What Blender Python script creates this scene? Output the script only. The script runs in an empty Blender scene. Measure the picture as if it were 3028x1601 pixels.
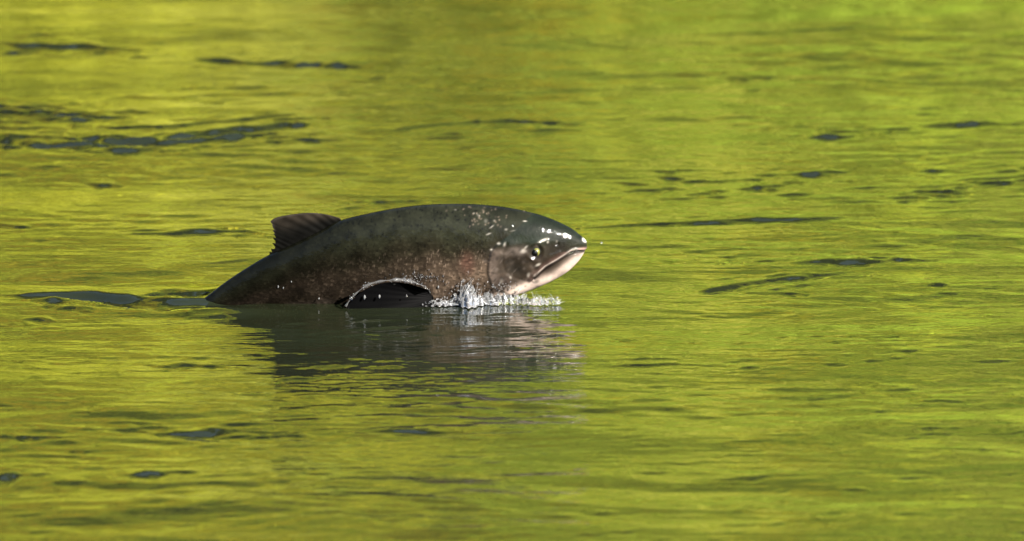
import bpy, bmesh, math, random
import numpy as np
from mathutils import Vector

R = math.radians
rng = np.random.default_rng(7)
random.seed(7)
scene = bpy.context.scene

# ------------------------------------------------------------------ camera
PITCH = R(8.0); DIST = 20.0; FRAME = 1.6; PW, PH = 3028.0, 1601.0
PXM = PW / FRAME                          # photo pixels per metre at the fish
TARGET = Vector((0.0, 0.0, 0.050))
CAM = TARGET + Vector((0, -math.cos(PITCH), math.sin(PITCH))) * DIST
cd = bpy.data.cameras.new('camera')
cam = bpy.data.objects.new('camera', cd)
scene.collection.objects.link(cam)
cam.location = CAM
cam.rotation_euler = (R(90) - PITCH, 0, 0)
cd.sensor_width = 36.0
cd.lens = 36.0 * DIST / FRAME
cd.clip_start = 0.5; cd.clip_end = 2000
cd.dof.use_dof = True
cd.dof.focus_distance = DIST - 0.1
cd.dof.aperture_fstop = 8.0
scene.camera = cam

# ------------------------------------------------------------------ sky and sun
SUN_EL, SUN_AZ = R(27), R(42)             # azimuth turned from "behind the camera" to the right
SUN_DIR = Vector((math.cos(SUN_EL) * math.sin(SUN_AZ), -math.cos(SUN_EL) * math.cos(SUN_AZ), math.sin(SUN_EL)))
world = bpy.data.worlds.new('World'); scene.world = world
world.use_nodes = True
nt = world.node_tree; nt.nodes.clear()
wo = nt.nodes.new('ShaderNodeOutputWorld'); bg = nt.nodes.new('ShaderNodeBackground')
sk = nt.nodes.new('ShaderNodeTexSky'); sk.sky_type = 'NISHITA'; sk.sun_disc = False
sk.sun_elevation = SUN_EL
sk.sun_rotation = math.atan2(SUN_DIR.x, SUN_DIR.y)
bg.inputs['Strength'].default_value = 0.05
nt.links.new(sk.outputs[0], bg.inputs[0]); nt.links.new(bg.outputs[0], wo.inputs[0])
sl = bpy.data.lights.new('sun', 'SUN'); sl.energy = 5.0; sl.angle = R(0.55); sl.color = (1.0, 0.93, 0.82)
so = bpy.data.objects.new('sun', sl); scene.collection.objects.link(so)
so.rotation_euler = (-SUN_DIR).to_track_quat('-Z', 'Y').to_euler()
vs = scene.view_settings
vs.view_transform = 'Standard'; vs.look = 'None'; vs.gamma = 1.0; vs.exposure = 2.1
vs.use_curve_mapping = False
scene.render.engine = 'CYCLES'
scene.cycles.use_denoising = True
scene.cycles.max_bounces = 8
scene.cycles.caustics_reflective = False; scene.cycles.caustics_refractive = False

# ------------------------------------------------------------------ helpers
def link(o, parent=None):
    scene.collection.objects.link(o)
    if parent: o.parent = parent
    return o

def mesh_obj(name, verts, faces, mat, parent=None, smooth=True, uv=None, col=None):
    me = bpy.data.meshes.new(name)
    verts = np.asarray(verts, dtype=np.float32)
    faces = np.asarray(faces, dtype=np.int32)
    nf, k = faces.shape
    me.vertices.add(len(verts)); me.vertices.foreach_set('co', verts.ravel())
    me.loops.add(nf * k); me.loops.foreach_set('vertex_index', faces.ravel())
    me.polygons.add(nf)
    me.polygons.foreach_set('loop_start', np.arange(0, nf * k, k, dtype=np.int32))
    me.polygons.foreach_set('loop_total', np.full(nf, k, dtype=np.int32))
    me.update(calc_edges=True)
    if smooth: me.polygons.foreach_set('use_smooth', np.ones(nf, dtype=bool))
    if col is not None:
        a = me.color_attributes.new('Col', 'FLOAT_COLOR', 'POINT')
        c = np.ones((len(verts), 4), dtype=np.float32); c[:, :col.shape[1]] = col
        a.data.foreach_set('color', c.ravel())
    if uv is not None:
        l = me.uv_layers.new(name='UVMap')
        l.data.foreach_set('uv', np.asarray(uv, dtype=np.float32)[faces.ravel()].ravel())
    me.validate()
    me.materials.append(mat)
    return link(bpy.data.objects.new(name, me), parent)

def tag(o, label=None, cat=None, group=None, kind=None):
    if label: o['label'] = label
    if cat: o['category'] = cat
    if group: o['group'] = group
    if kind: o['kind'] = kind
    return o

def grid_faces(n, m, wrap_m=False):
    i = np.arange(n - 1)[:, None]; j = np.arange(m if wrap_m else m - 1)[None, :]
    j2 = (j + 1) % m
    a = i * m + j; b = i * m + j2; c = (i + 1) * m + j2; d = (i + 1) * m + j
    return np.stack([a, b, c, d], -1).reshape(-1, 4)

def sstep(a, b, x):
    t = np.clip((x - a) / (b - a), 0, 1); return t * t * (3 - 2 * t)

def px_plane(px, py, y=0.0):
    """photo pixel -> point on the upright plane Y = y through the fish"""
    d = Vector(((px - PW / 2) / PXM, math.cos(PITCH) * DIST, -math.sin(PITCH) * DIST))
    v = -(py - PH / 2) / PXM
    d = d + Vector((0, math.sin(PITCH), math.cos(PITCH))) * v
    t = (y - CAM.y) / d.y
    return CAM + d * t

def px_water(px, py):
    """photo pixel -> point on the water surface z = 0"""
    d = Vector(((px - PW / 2) / PXM, math.cos(PITCH) * DIST, -math.sin(PITCH) * DIST))
    v = -(py - PH / 2) / PXM
    d = d + Vector((0, math.sin(PITCH), math.cos(PITCH))) * v
    t = -CAM.z / d.z
    return CAM + d * t

class NT:
    def __init__(s, name):
        s.m = bpy.data.materials.new(name); s.m.use_nodes = True
        s.t = s.m.node_tree; s.t.nodes.clear()
        s.out = s.n('ShaderNodeOutputMaterial')
    def n(s, typ, **kw):
        x = s.t.nodes.new(typ)
        for k, v in kw.items(): setattr(x, k, v)
        return x
    def l(s, a, b): s.t.links.new(a, b)
    def principled(s, **kw):
        p = s.n('ShaderNodeBsdfPrincipled')
        for k, v in kw.items(): p.inputs[k.replace('_', ' ')].default_value = v
        s.l(p.outputs[0], s.out.inputs['Surface'])
        return p

# ------------------------------------------------------------------ materials
def mat_water():
    t = NT('river_water')
    p = t.principled(Base_Color=(0.010, 0.013, 0.006, 1), Roughness=0.014, IOR=1.333)
    g = t.n('ShaderNodeNewGeometry')
    mp = t.n('ShaderNodeMapping'); mp.inputs['Scale'].default_value = (9, 28, 20)
    t.l(g.outputs['Position'], mp.inputs[0])
    n1 = t.n('ShaderNodeTexNoise'); n1.inputs['Scale'].default_value = 1.0; n1.inputs['Detail'].default_value = 3.0
    t.l(mp.outputs[0], n1.inputs['Vector'])
    mp2 = t.n('ShaderNodeMapping'); mp2.inputs['Scale'].default_value = (45, 80, 60)
    t.l(g.outputs['Position'], mp2.inputs[0])
    n2 = t.n('ShaderNodeTexNoise'); n2.inputs['Scale'].default_value = 1.0; n2.inputs['Detail'].default_value = 2.0
    t.l(mp2.outputs[0], n2.inputs['Vector'])
    ad = t.n('ShaderNodeMath', operation='MULTIPLY_ADD'); ad.inputs[1].default_value = 0.14
    t.l(n2.outputs['Fac'], ad.inputs[0]); t.l(n1.outputs['Fac'], ad.inputs[2])
    b = t.n('ShaderNodeBump'); b.inputs['Strength'].default_value = 1.0; b.inputs['Distance'].default_value = 0.0015
    t.l(ad.outputs[0], b.inputs['Height']); t.l(b.outputs[0], p.inputs['Normal'])
    return t.m

def mat_fish(name, rough=0.36, scales=True, coat=0.75):
    t = NT(name)
    p = t.principled(Roughness=rough, Coat_Weight=coat, Coat_Roughness=0.05, Coat_IOR=1.33)
    p.inputs['Specular IOR Level'].default_value = 0.015 if scales else 0.02
    c = t.n('ShaderNodeVertexColor', layer_name='Col')
    u = t.n('ShaderNodeUVMap', uv_map='UVMap')
    n = t.n('ShaderNodeTexNoise'); n.inputs['Scale'].default_value = 2.2; n.inputs['Detail'].default_value = 6
    t.l(u.outputs[0], n.inputs['Vector'])
    r = t.n('ShaderNodeMapRange'); r.inputs['From Min'].default_value = 0.3; r.inputs['From Max'].default_value = 0.7
    r.inputs['To Min'].default_value = 0.55; r.inputs['To Max'].default_value = 1.45
    t.l(n.outputs['Fac'], r.inputs['Value'])
    mx = t.n('ShaderNodeVectorMath', operation='SCALE')
    t.l(c.outputs['Color'], mx.inputs[0]); t.l(r.outputs[0], mx.inputs['Scale'])
    if not scales: t.l(mx.outputs[0], p.inputs['Base Color'])
    if scales:
        v = t.n('ShaderNodeTexVoronoi'); v.inputs['Scale'].default_value = 10.5; v.inputs['Randomness'].default_value = 0.65
        mp = t.n('ShaderNodeMapping'); mp.inputs['Scale'].default_value = (1.0, 1.5, 1)
        t.l(u.outputs[0], mp.inputs[0]); t.l(mp.outputs[0], v.inputs['Vector'])
        sep = t.n('ShaderNodeSeparateColor'); t.l(v.outputs['Color'], sep.inputs[0])
        pw_ = t.n('ShaderNodeMath', operation='POWER'); pw_.inputs[1].default_value = 3.0; t.l(sep.outputs[0], pw_.inputs[0])
        fm = t.n('ShaderNodeMath', operation='MULTIPLY_ADD'); fm.inputs[1].default_value = 0.95; fm.inputs[2].default_value = -0.22; t.l(pw_.outputs[0], fm.inputs[0])
        fs = t.n('ShaderNodeMath', operation='MULTIPLY_ADD'); fs.inputs[2].default_value = 1.0; t.l(fm.outputs[0], fs.inputs[0]); t.l(c.outputs['Alpha'], fs.inputs[1])
        m2 = t.n('ShaderNodeVectorMath', operation='SCALE'); t.l(mx.outputs[0], m2.inputs[0]); t.l(fs.outputs[0], m2.inputs['Scale'])
        t.l(m2.outputs[0], p.inputs['Base Color'])
        st = t.n('ShaderNodeMath', operation='MULTIPLY'); st.inputs[1].default_value = 0.4
        t.l(c.outputs['Alpha'], st.inputs[0])
        b = t.n('ShaderNodeBump'); b.inputs['Distance'].default_value = 0.0009
        t.l(st.outputs[0], b.inputs['Strength'])
        t.l(v.outputs['Distance'], b.inputs['Height']); t.l(b.outputs[0], p.inputs['Normal'])
        # slimy wet film: its own uneven surface
        nw = t.n('ShaderNodeTexNoise'); nw.inputs['Scale'].default_value = 5.5; nw.inputs['Detail'].default_value = 4
        t.l(u.outputs[0], nw.inputs['Vector'])
        bw = t.n('ShaderNodeBump'); bw.inputs['Strength'].default_value = 0.5; bw.inputs['Distance'].default_value = 0.0022
        t.l(nw.outputs['Fac'], bw.inputs['Height']); t.l(b.outputs[0], bw.inputs['Normal']); t.l(bw.outputs[0], p.inputs['Coat Normal'])
    return t.m

def mat_plain(name, col, rough=0.5, **kw):
    t = NT(name)
    p = t.principled(Base_Color=(*col, 1), Roughness=rough, **kw)
    n = t.n('ShaderNodeTexNoise'); n.inputs['Scale'].default_value = 60; n.inputs['Detail'].default_value = 4
    tc = t.n('ShaderNodeTexCoord'); t.l(tc.outputs['Object'], n.inputs['Vector'])
    r = t.n('ShaderNodeMapRange'); r.inputs['To Min'].default_value = 0.7; r.inputs['To Max'].default_value = 1.3
    t.l(n.outputs['Fac'], r.inputs['Value'])
    mx = t.n('ShaderNodeVectorMath', operation='SCALE'); mx.inputs[0].default_value = col
    t.l(r.outputs[0], mx.inputs['Scale']); t.l(mx.outputs[0], p.inputs['Base Color'])
    return t.m

def mat_leaf(name):
    t = NT(name)
    c = t.n('ShaderNodeVertexColor', layer_name='Col')
    d = t.n('ShaderNodeBsdfDiffuse'); tr = t.n('ShaderNodeBsdfTranslucent')
    mix = t.n('ShaderNodeMixShader'); mix.inputs[0].default_value = 0.4
    t.l(c.outputs[0], d.inputs[0]); t.l(c.outputs[0], tr.inputs[0])
    t.l(d.outputs[0], mix.inputs[1]); t.l(tr.outputs[0], mix.inputs[2])
    t.l(mix.outputs[0], t.out.inputs['Surface'])
    return t.m

def mat_ground(name, c1, c2, scale):
    t = NT(name)
    p = t.principled(Roughness=0.9)
    g = t.n('ShaderNodeNewGeometry')
    n = t.n('ShaderNodeTexNoise'); n.inputs['Scale'].default_value = scale; n.inputs['Detail'].default_value = 8
    t.l(g.outputs['Position'], n.inputs['Vector'])
    cr = t.n('ShaderNodeValToRGB')
    cr.color_ramp.elements[0].position = 0.35; cr.color_ramp.elements[0].color = (*c1, 1)
    cr.color_ramp.elements[1].position = 0.65; cr.color_ramp.elements[1].color = (*c2, 1)
    t.l(n.outputs['Fac'], cr.inputs[0]); t.l(cr.outputs[0], p.inputs['Base Color'])
    return t.m

def mat_splash(name, rough, trans):
    t = NT(name)
    p = t.principled(Base_Color=(0.95, 0.97, 1.0, 1), Roughness=rough, IOR=1.333)
    p.inputs['Transmission Weight'].default_value = trans
    return t.m

M_WATER = mat_water()
M_FISH = mat_fish('fish_skin'); M_FIN = mat_fish('fin_skin', 0.5, False, 0.06)
M_LEAF = mat_leaf('leaves')
M_BARK = mat_plain('bark', (0.09, 0.07, 0.05), 0.9)
M_FAR = mat_ground('mossy_bank', (0.16, 0.17, 0.014), (0.26, 0.26, 0.02), 0.9)
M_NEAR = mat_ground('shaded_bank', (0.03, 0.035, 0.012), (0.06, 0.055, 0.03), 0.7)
M_SPLASH = mat_splash('broken_water', 0.06, 0.9); M_FILM = mat_splash('film_water', 0.09, 0.955); M_CLEAR = mat_splash('clear_water', 0.09, 0.93)

# ------------------------------------------------------------------ river surface
def axis(inner, step, lim_lo, lim_hi, growth=1.12):
    a = list(np.arange(inner[0], inner[1] + step * 0.5, step))
    s = step
    while a[-1] < lim_hi: s *= growth; a.append(min(a[-1] + s, lim_hi))
    s = step
    while a[0] > lim_lo: s *= growth; a.insert(0, max(a[0] - s, lim_lo))
    return np.array(a)

XS = axis((-1.05, 1.05), 0.0055, -60, 60)
YS = axis((-3.2, 4.2), 0.0085, -19.0, 14.0)
GX, GY = np.meshgrid(XS, YS, indexing='xy')

def wave_sum(n, lmin, lmax, slope, spread, seed):
    """random directional waves, crests mostly across the view; slope = rms slope"""
    r = np.random.default_rng(seed)
    out = np.zeros_like(GX)
    lam = np.exp(r.uniform(np.log(lmin), np.log(lmax), n))
    for L in lam:
        th = r.normal(0, spread); k = 2 * math.pi / L
        kx, ky = k * math.sin(th), k * math.cos(th)
        amp = slope / k * math.sqrt(2.0 / n)
        out += amp * np.sin(kx * GX + ky * GY + r.uniform(0, 6.283))
    return out

def patch(seed, lmin, lmax, n=14):
    r = np.random.default_rng(seed); out = np.zeros_like(GX)
    for i in range(n):
        L = math.exp(r.uniform(math.log(lmin), math.log(lmax))); th = r.uniform(-1.2, 1.2)
        out += np.sin(2 * math.pi / L * (0.45 * math.sin(th) * GX + math.cos(th) * GY) + r.uniform(0, 6.283))
    return out / math.sqrt(n / 2)

CALM = 1 - 0.9 * np.exp(-((GX + 0.12) / 0.55) ** 4 - ((GY + 0.02) / 0.17) ** 2)      # smooth water held level round the fish
Z = wave_sum(26, 0.5, 1.8, 0.017, 0.5, 1) * CALM
Z += CALM * wave_sum(50, 0.13, 0.45, 0.030, 0.5, 2) * (0.35 + 0.75 * sstep(-0.6, 1.4, patch(11, 0.7, 2.5)))
Z += wave_sum(70, 0.045, 0.12, 0.038, 0.55, 3) * (0.25 + 1.0 * sstep(-0.4, 1.5, patch(12, 0.4, 1.6)))

def ridge(pts, thick, slope, seed=0, rough=0.36, skew=1.0):
    """a lens-shaped wavelet: its steep face follows the photo pixels pts, is about thick px tall in the photo
    and leans towards the near bank by slope; trough in front, low crest behind"""
    P = [px_water(*p) for p in pts]
    xs = np.array([p.x for p in P]); ys = np.array([p.y for p in P])
    o = np.argsort(xs); xs, ys = xs[o], ys[o]
    x0, x1 = xs[0], xs[-1]
    s0 = thick / PXM / 0.30
    i0, i1 = np.searchsorted(XS, [x0, x1]); j0, j1 = np.searchsorted(YS, [ys.min() - 5 * s0, ys.max() + 5 * s0])
    if i1 - i0 < 3 or j1 - j0 < 2: return
    X = XS[i0:i1][None, :]; Y = YS[j0:j1][:, None]
    t = np.clip((X - x0) / (x1 - x0), 0, 1); wl = x1 - x0
    yc = np.interp(X, xs, ys)
    r = np.random.default_rng(seed)
    for q in range(3):
        L = r.uniform(0.2, 0.7) * max(wl, 0.12); yc = yc + s0 * 0.22 * np.sin(2 * math.pi * X / L + r.uniform(0, 6.3))
    a, b = r.uniform(0.35, 0.9), r.uniform(0.35, 0.9)
    env = t ** a * (1 - t) ** b; env = env / env.max()
    for q in range(4):
        L = math.exp(r.uniform(math.log(0.05), math.log(0.3))); env = env * (1 + rough * 0.45 * np.sin(2 * math.pi * X / L + r.uniform(0, 6.3)))
    sx = s0 * np.clip(env, 0.06, 1.6)
    d = (Y - yc) / sx
    h = d * np.exp(-d * d)
    h = np.where(d > 0, h * skew, h)
    Z[j0:j1, i0:i1] += slope * sx * h * sstep(0, 0.04, t) * sstep(0, 0.04, 1 - t)

# dark streaks of the photograph: crest pixels, height of the dark face in pixels, wave height
RIDGES = [
    ([(-160, 330), (40, 334), (180, 342), (330, 352)], 30, 0.02), ([(-160, 424), (60, 428), (240, 436), (420, 436)], 28, 0.02), ([(240, 424), (450, 430), (620, 420), (860, 402)], 22, 0.014),
    ([(560, 176), (800, 186), (960, 190), (1060, 196)], 20, 0.020), ([(800, 193), (960, 190), (1080, 197)], 20, 0.024),
    ([(590, 258), (760, 256), (910, 255)], 11, 0.010),
    ([(-40, 128), (180, 134), (300, 140), (430, 140)], 22, 0.012),
    ([(-120, 318), (40, 314), (160, 322), (280, 330)], 26, 0.020), ([(-120, 345), (60, 348), (260, 362)], 20, 0.014), ([(-100, 376), (80, 384), (240, 388)], 16, 0.014), ([(-120, 408), (60, 416), (260, 430)], 34, 0.022), ([(200, 438), (450, 432), (700, 415), (1000, 408)], 16, 0.012),
    ([(160, 372), (320, 384), (480, 384), (640, 368), (900, 345)], 16, 0.011),
    ([(330, 432), (450, 424), (560, 412), (700, 392), (920, 376)], 30, 0.022), ([(180, 420), (260, 424), (420, 426)], 30, 0.012),
    ([(980, 402), (1150, 392), (1300, 378), (1500, 362), (1720, 372)], 13, 0.009),
    ([(250, 532), (320, 536), (380, 536)], 18, 0.014),
    ([(-40, 672), (30, 674), (90, 678)], 18, 0.012),
    ([(360, 704), (480, 698), (600, 692), (720, 694), (830, 702)], 17, 0.015),
    ([(20, 866), (200, 876), (330, 888), (470, 899), (760, 900)], 34, 0.014), ([(130, 870), (300, 880), (430, 892), (640, 902)], 22, 0.03), ([(380, 878), (480, 868), (700, 856)], 24, 0.012),
    ([(1650, 684), (1760, 676), (1900, 670), (2050, 664), (2250, 656), (2520, 648)], 17, 0.018),
    ([(1720, 756), (1800, 752), (1900, 752)], 8, 0.006),
    ([(2070, 866), (2180, 846), (2330, 824), (2520, 804)], 20, 0.018), ([(2320, 786), (2480, 780), (2620, 776), (2800, 764)], 19, 0.016),
    ([(2080, 792), (2240, 780), (2420, 770)], 9, 0.006), ([(2300, 868), (2350, 868), (2400, 872)], 9, 0.006),
    ([(2600, 578), (2720, 568), (2800, 568), (2900, 578)], 15, 0.014), ([(2760, 566), (2920, 548), (3140, 530)], 15, 0.014), ([(2820, 538), (2980, 530), (3160, 512)], 12, 0.014),
    ([(2140, 220), (2240, 228), (2340, 230)], 16, 0.008), ([(2000, 112), (2300, 104), (2500, 92), (2900, 92)], 10, 0.008),
    ([(1780, 530), (1860, 534), (1940, 540)], 12, 0.009), ([(1940, 520), (1990, 522), (2030, 524)], 12, 0.009),
    ([(2170, 555), (2240, 556), (2310, 560)], 14, 0.010), ([(2230, 516), (2400, 512), (2500, 518)], 14, 0.008),
    ([(2700, 375), (2850, 370), (3060, 365)], 26, 0.010), ([(2380, 395), (2520, 388), (2640, 384)], 12, 0.007),
    ([(1010, 600), (1120, 592), (1200, 586)], 12, 0.007), ([(960, 618), (1040, 612), (1130, 606)], 9, 0.006),
    ([(320, 1268), (460, 1276), (620, 1278), (760, 1272), (870, 1276)], 18, 0.010), ([(20, 1284), (120, 1290), (200, 1292)], 16, 0.008),
    ([(950, 1272), (1080, 1274), (1250, 1278), (1400, 1282)], 9, 0.006), ([(-20, 1410), (20, 1412), (60, 1414)], 26, 0.012),
    ([(380, 1410), (500, 1398), (600, 1394)], 18, 0.006), ([(430, 1082), (560, 1082), (720, 1090)], 18, 0.005),
    ([(2380, 998), (2470, 998), (2560, 1002)], 8, 0.005), ([(2870, 930), (2920, 934), (2970, 936)], 8, 0.006),
    ([(1840, 1070), (1960, 1066), (2060, 1072)], 8, 0.004), ([(2580, 1180), (2700, 1184), (2860, 1186)], 8, 0.004),
    ([(820, 1128), (900, 1126), (1050, 1118)], 14, 0.006), ([(830, 1150), (1000, 1158), (1240, 1162)], 8, 0.005),
]
rq = np.random.default_rng(77)
for i, (pts, th, am) in enumerate(RIDGES):
    k = 0.23 + 0.10 * min(1.0, am / 0.02)
    ridge(pts, th * 0.68, k, seed=100 + i, rough=0.12 if (860 < pts[0][1] < 890 and pts[0][0] < 500) or pts[0] in ((1650, 684), (330, 432), (160, 372)) else 0.3)
    p0, p1 = np.array(pts[0], float), np.array(pts[-1], float)
    xs_ = [p[0] for p in pts]; ys_ = [p[1] for p in pts]
    f = lambda x: float(np.interp(x, xs_, ys_))
    for q in range(2 + int((p1[0] - p0[0]) / 110)):          # shorter broken wavelets beside the same crest
        c = rq.uniform(p0[0] - 60, p1[0] + 60); w = rq.uniform(30, 130)
        dy = rq.normal(0, th * 0.9)
        ridge([(c - w, f(c - w) + dy), (c, f(c) + dy - 1), (c + w, f(c + w) + dy)], max(2.5, th * rq.uniform(0.15, 0.4)), k * rq.uniform(0.5, 1.0), seed=1000 + i * 20 + q)
rr = np.random.default_rng(55)
for i in range(1500):                      # small unplaced wavelets, more of them and finer towards the near edge
    cx, cy = rr.uniform(-100, 3130), rr.uniform(-60, 1660)
    w = math.exp(rr.uniform(math.log(25), math.log(170))); sl_ = rr.normal(-0.02, 0.035)
    steep = rr.uniform(0.05, 0.16) if rr.uniform() < 0.9 else rr.uniform(0.16, 0.24)
    ridge([(cx - w, cy - sl_ * w), (cx, cy), (cx + w, cy + sl_ * w)], rr.uniform(2.5, 6), steep, seed=3000 + i)
# rougher patches where the current is broken: x0, x1, y0, y1, how many
for q, (xa, xb, ya, yb, n) in enumerate([(1760, 3080, 495, 600, 46), (-80, 900, 300, 450, 34), (2060, 2800, 760, 875, 26), (800, 1320, 1060, 1170, 22), (-60, 420, 100, 160, 10), (2300, 3080, 360, 420, 14),
                                         (1080, 1760, 355, 420, 12), (60, 900, 1255, 1300, 12), (300, 1200, 1370, 1420, 8), (1780, 2700, 1000, 1110, 16), (950, 1420, 580, 625, 6), (1750, 3028, 1150, 1600, 40), (0, 1200, 1300, 1600, 50), (840, 1740, 925, 1080, 90)]):
    for i in range(n):
        cx, cy = rr.uniform(xa, xb), rr.uniform(ya, yb); w = math.exp(rr.uniform(math.log(30), math.log(150)))
        sl_ = rr.normal(-0.03, 0.03)
        ridge([(cx - w, cy - sl_ * w), (cx, cy), (cx + w, cy + sl_ * w)], rr.uniform(3, 8) * (1.25 if cy < 700 else 0.8), rr.uniform(0.14, 0.36) * (0.6 if cy > 1150 else (0.55 if 900 < cy < 1080 and 800 < cx < 1800 else 1)), seed=9000 + q * 60 + i)

def bump(px, py, rx, ry, a):
    global Z
    p = px_water(px, py); Z = Z + a * np.exp(-((GX - p.x) / rx) ** 2 - ((GY - p.y) / ry) ** 2)
# water pushed up round the fish: the swell in front of the sinking tail, the hollow behind it, the flattened pool below the belly
bump(640, 918, 0.09, 0.05, 0.006)
fade = np.clip(1 - sstep(0, 3.0, np.maximum(np.abs(GX) - 6, 0)) , 0.25, 1)
Z *= fade
wf = grid_faces(len(YS), len(XS))
river = mesh_obj('river', np.stack([GX, GY, Z], -1).reshape(-1, 3), wf, M_WATER)
tag(river, 'rippled river surface mirroring the yellow green far bank', kind='structure')

# ------------------------------------------------------------------ banks
def terrain(name, xs, ys, fn, mat, label):
    X, Y = np.meshgrid(xs, ys, indexing='xy')
    o = mesh_obj(name, np.stack([X, Y, fn(X, Y)], -1).reshape(-1, 3), grid_faces(len(ys), len(xs)), mat)
    tag(o, label, kind='structure'); return o

def far_h(X, Y):
    t = np.clip(Y - 12.2, 0, None)
    return -0.6 + 0.6 * sstep(-0.8, 0.4, Y - 12.4) + 0.80 * np.minimum(t, 7.0) + 0.10 * np.clip(t - 7.0, 0, None) + 0.25 * np.sin(X * 0.7 + 1) * sstep(0, 4, t) + 0.2 * np.sin(X * 1.9 + Y) * sstep(0, 3, t)
def near_h(X, Y):
    t = np.clip(-Y - 17.0, 0, None)
    return -0.6 + 0.6 * sstep(0, 1.0, t) + 0.48 * np.clip(t, 0, 3) + 0.36 * np.clip(t - 6, 0, None) + 0.1 * np.sin(X * 1.3 + Y)
terrain('far_bank', np.linspace(-70, 70, 160), np.linspace(11.4, 60, 70), far_h, M_FAR, 'mossy slope rising from the far side of the river')
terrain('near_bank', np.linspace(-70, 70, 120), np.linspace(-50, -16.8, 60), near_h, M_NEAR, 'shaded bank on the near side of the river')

def leaf_cloud(centers, radii, per, size, cols, seed, pick=None):
    """leaf-sized quads scattered in clumps; returns verts, faces, colours"""
    r = np.random.default_rng(seed)
    n = len(centers) * per
    c = np.repeat(np.asarray(centers, float), per, 0); rad = np.repeat(np.asarray(radii, float), per)[:, None]
    d = r.normal(size=(n, 3)); d /= np.linalg.norm(d, axis=1)[:, None]
    pos = c + d * rad * (r.uniform(0.25, 1, (n, 1)) ** 0.5) * np.array([1, 1, 0.8])
    nrm = d + r.normal(size=(n, 3)) * 0.8; nrm[:, 2] += 0.3; nrm /= np.linalg.norm(nrm, axis=1)[:, None]
    a = np.cross(nrm, r.normal(size=(n, 3))); a /= np.linalg.norm(a, axis=1)[:, None]
    b = np.cross(nrm, a)
    s = size * r.uniform(0.6, 1.3, (n, 1))
    v = np.stack([pos - a * s, pos + b * s * 0.55, pos + a * s, pos - b * s * 0.55], 1).reshape(-1, 3)
    f = np.arange(n * 4).reshape(-1, 4)
    cols = np.asarray(cols, float)
    cc = np.repeat(r.integers(0, len(cols), len(centers)) if pick is None else pick, per)
    col = cols[cc] * r.uniform(0.75, 1.25, (n, 1)) * np.repeat(r.uniform(0.68, 1.28, len(centers)), per)[:, None]
    return v, f, np.repeat(col, 4, 0)

def tube(path, rad, seg=8):
    path = np.asarray(path, float); n = len(path)
    t = np.gradient(path, axis=0); t /= np.linalg.norm(t, axis=1)[:, None]
    ref = np.array([0, 1, 0]) if abs(t[:, 1]).mean() < 0.7 else np.array([1, 0, 0])
    u = np.cross(t, ref); u /= np.linalg.norm(u, axis=1)[:, None]; w = np.cross(t, u)
    ang = np.linspace(0, 2 * math.pi, seg, endpoint=False)
    v = path[:, None] + (u[:, None] * np.cos(ang)[None, :, None] + w[:, None] * np.sin(ang)[None, :, None]) * np.asarray(rad)[:, None, None]
    return v.reshape(-1, 3), grid_faces(n, seg, True)

def join(parts):
    vs_, fs_, o = [], [], 0
    for v, f in parts: vs_.append(v); fs_.append(f + o); o += len(v)
    return np.concatenate(vs_), np.concatenate(fs_)

def make_tree(seed, h, rw, cols, nclump, per, size, low=0.12):
    r = np.random.default_rng(seed)
    root = link(bpy.data.objects.new('broadleaf_tree', None))
    z = np.linspace(-0.4, h * 0.86, 10)
    lean = r.normal(0, 0.05, 2)
    trunk = np.stack([lean[0] * z + 0.12 * np.sin(z * 0.8 + seed), lean[1] * z + 0.1 * np.cos(z * 0.7), z], -1)
    parts = [tube(trunk, np.linspace(0.05 * h ** 0.5 + 0.06, 0.025, 10))]
    centers, radii = [], []
    for i in range(nclump):
        u = r.uniform(low, 1.0); zz = u * h
        env = rw * (math.sin(math.pi * min(max((u + 0.12) / 1.2, 0), 1)) ** 0.7)
        a = r.uniform(0, 6.283); q = env * math.sqrt(r.uniform(0.12, 1))
        c = np.array([lean[0] * zz + q * math.cos(a), lean[1] * zz + q * math.sin(a), zz])
        centers.append(c); radii.append(r.uniform(0.35, 0.75) * (0.6 + 0.1 * rw))
        if i % 4 == 0:
            b = np.array([lean[0] * zz, lean[1] * zz, max(zz - 0.35 * q - 0.3, 0.3)])
            s = np.linspace(0, 1, 5)[:, None]
            br = b + (c - b) * s + np.array([0, 0, 0.15]) * np.sin(s * math.pi)
            parts.append(tube(br, np.linspace(0.05, 0.012, 5), 5))
    tv, tf = join(parts)
    mesh_obj('trunk', tv, tf, M_BARK, root)
    v, f, c = leaf_cloud(centers, radii, per, size, cols, seed + 1)
    mesh_obj('crown', v, f, M_LEAF, root, smooth=False, col=c)
    return root

def copy_tree(o):
    c = o.copy(); scene.collection.objects.link(c)
    for ch in list(o.children):
        d = ch.copy(); scene.collection.objects.link(d); d.parent = c
    return c

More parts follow.
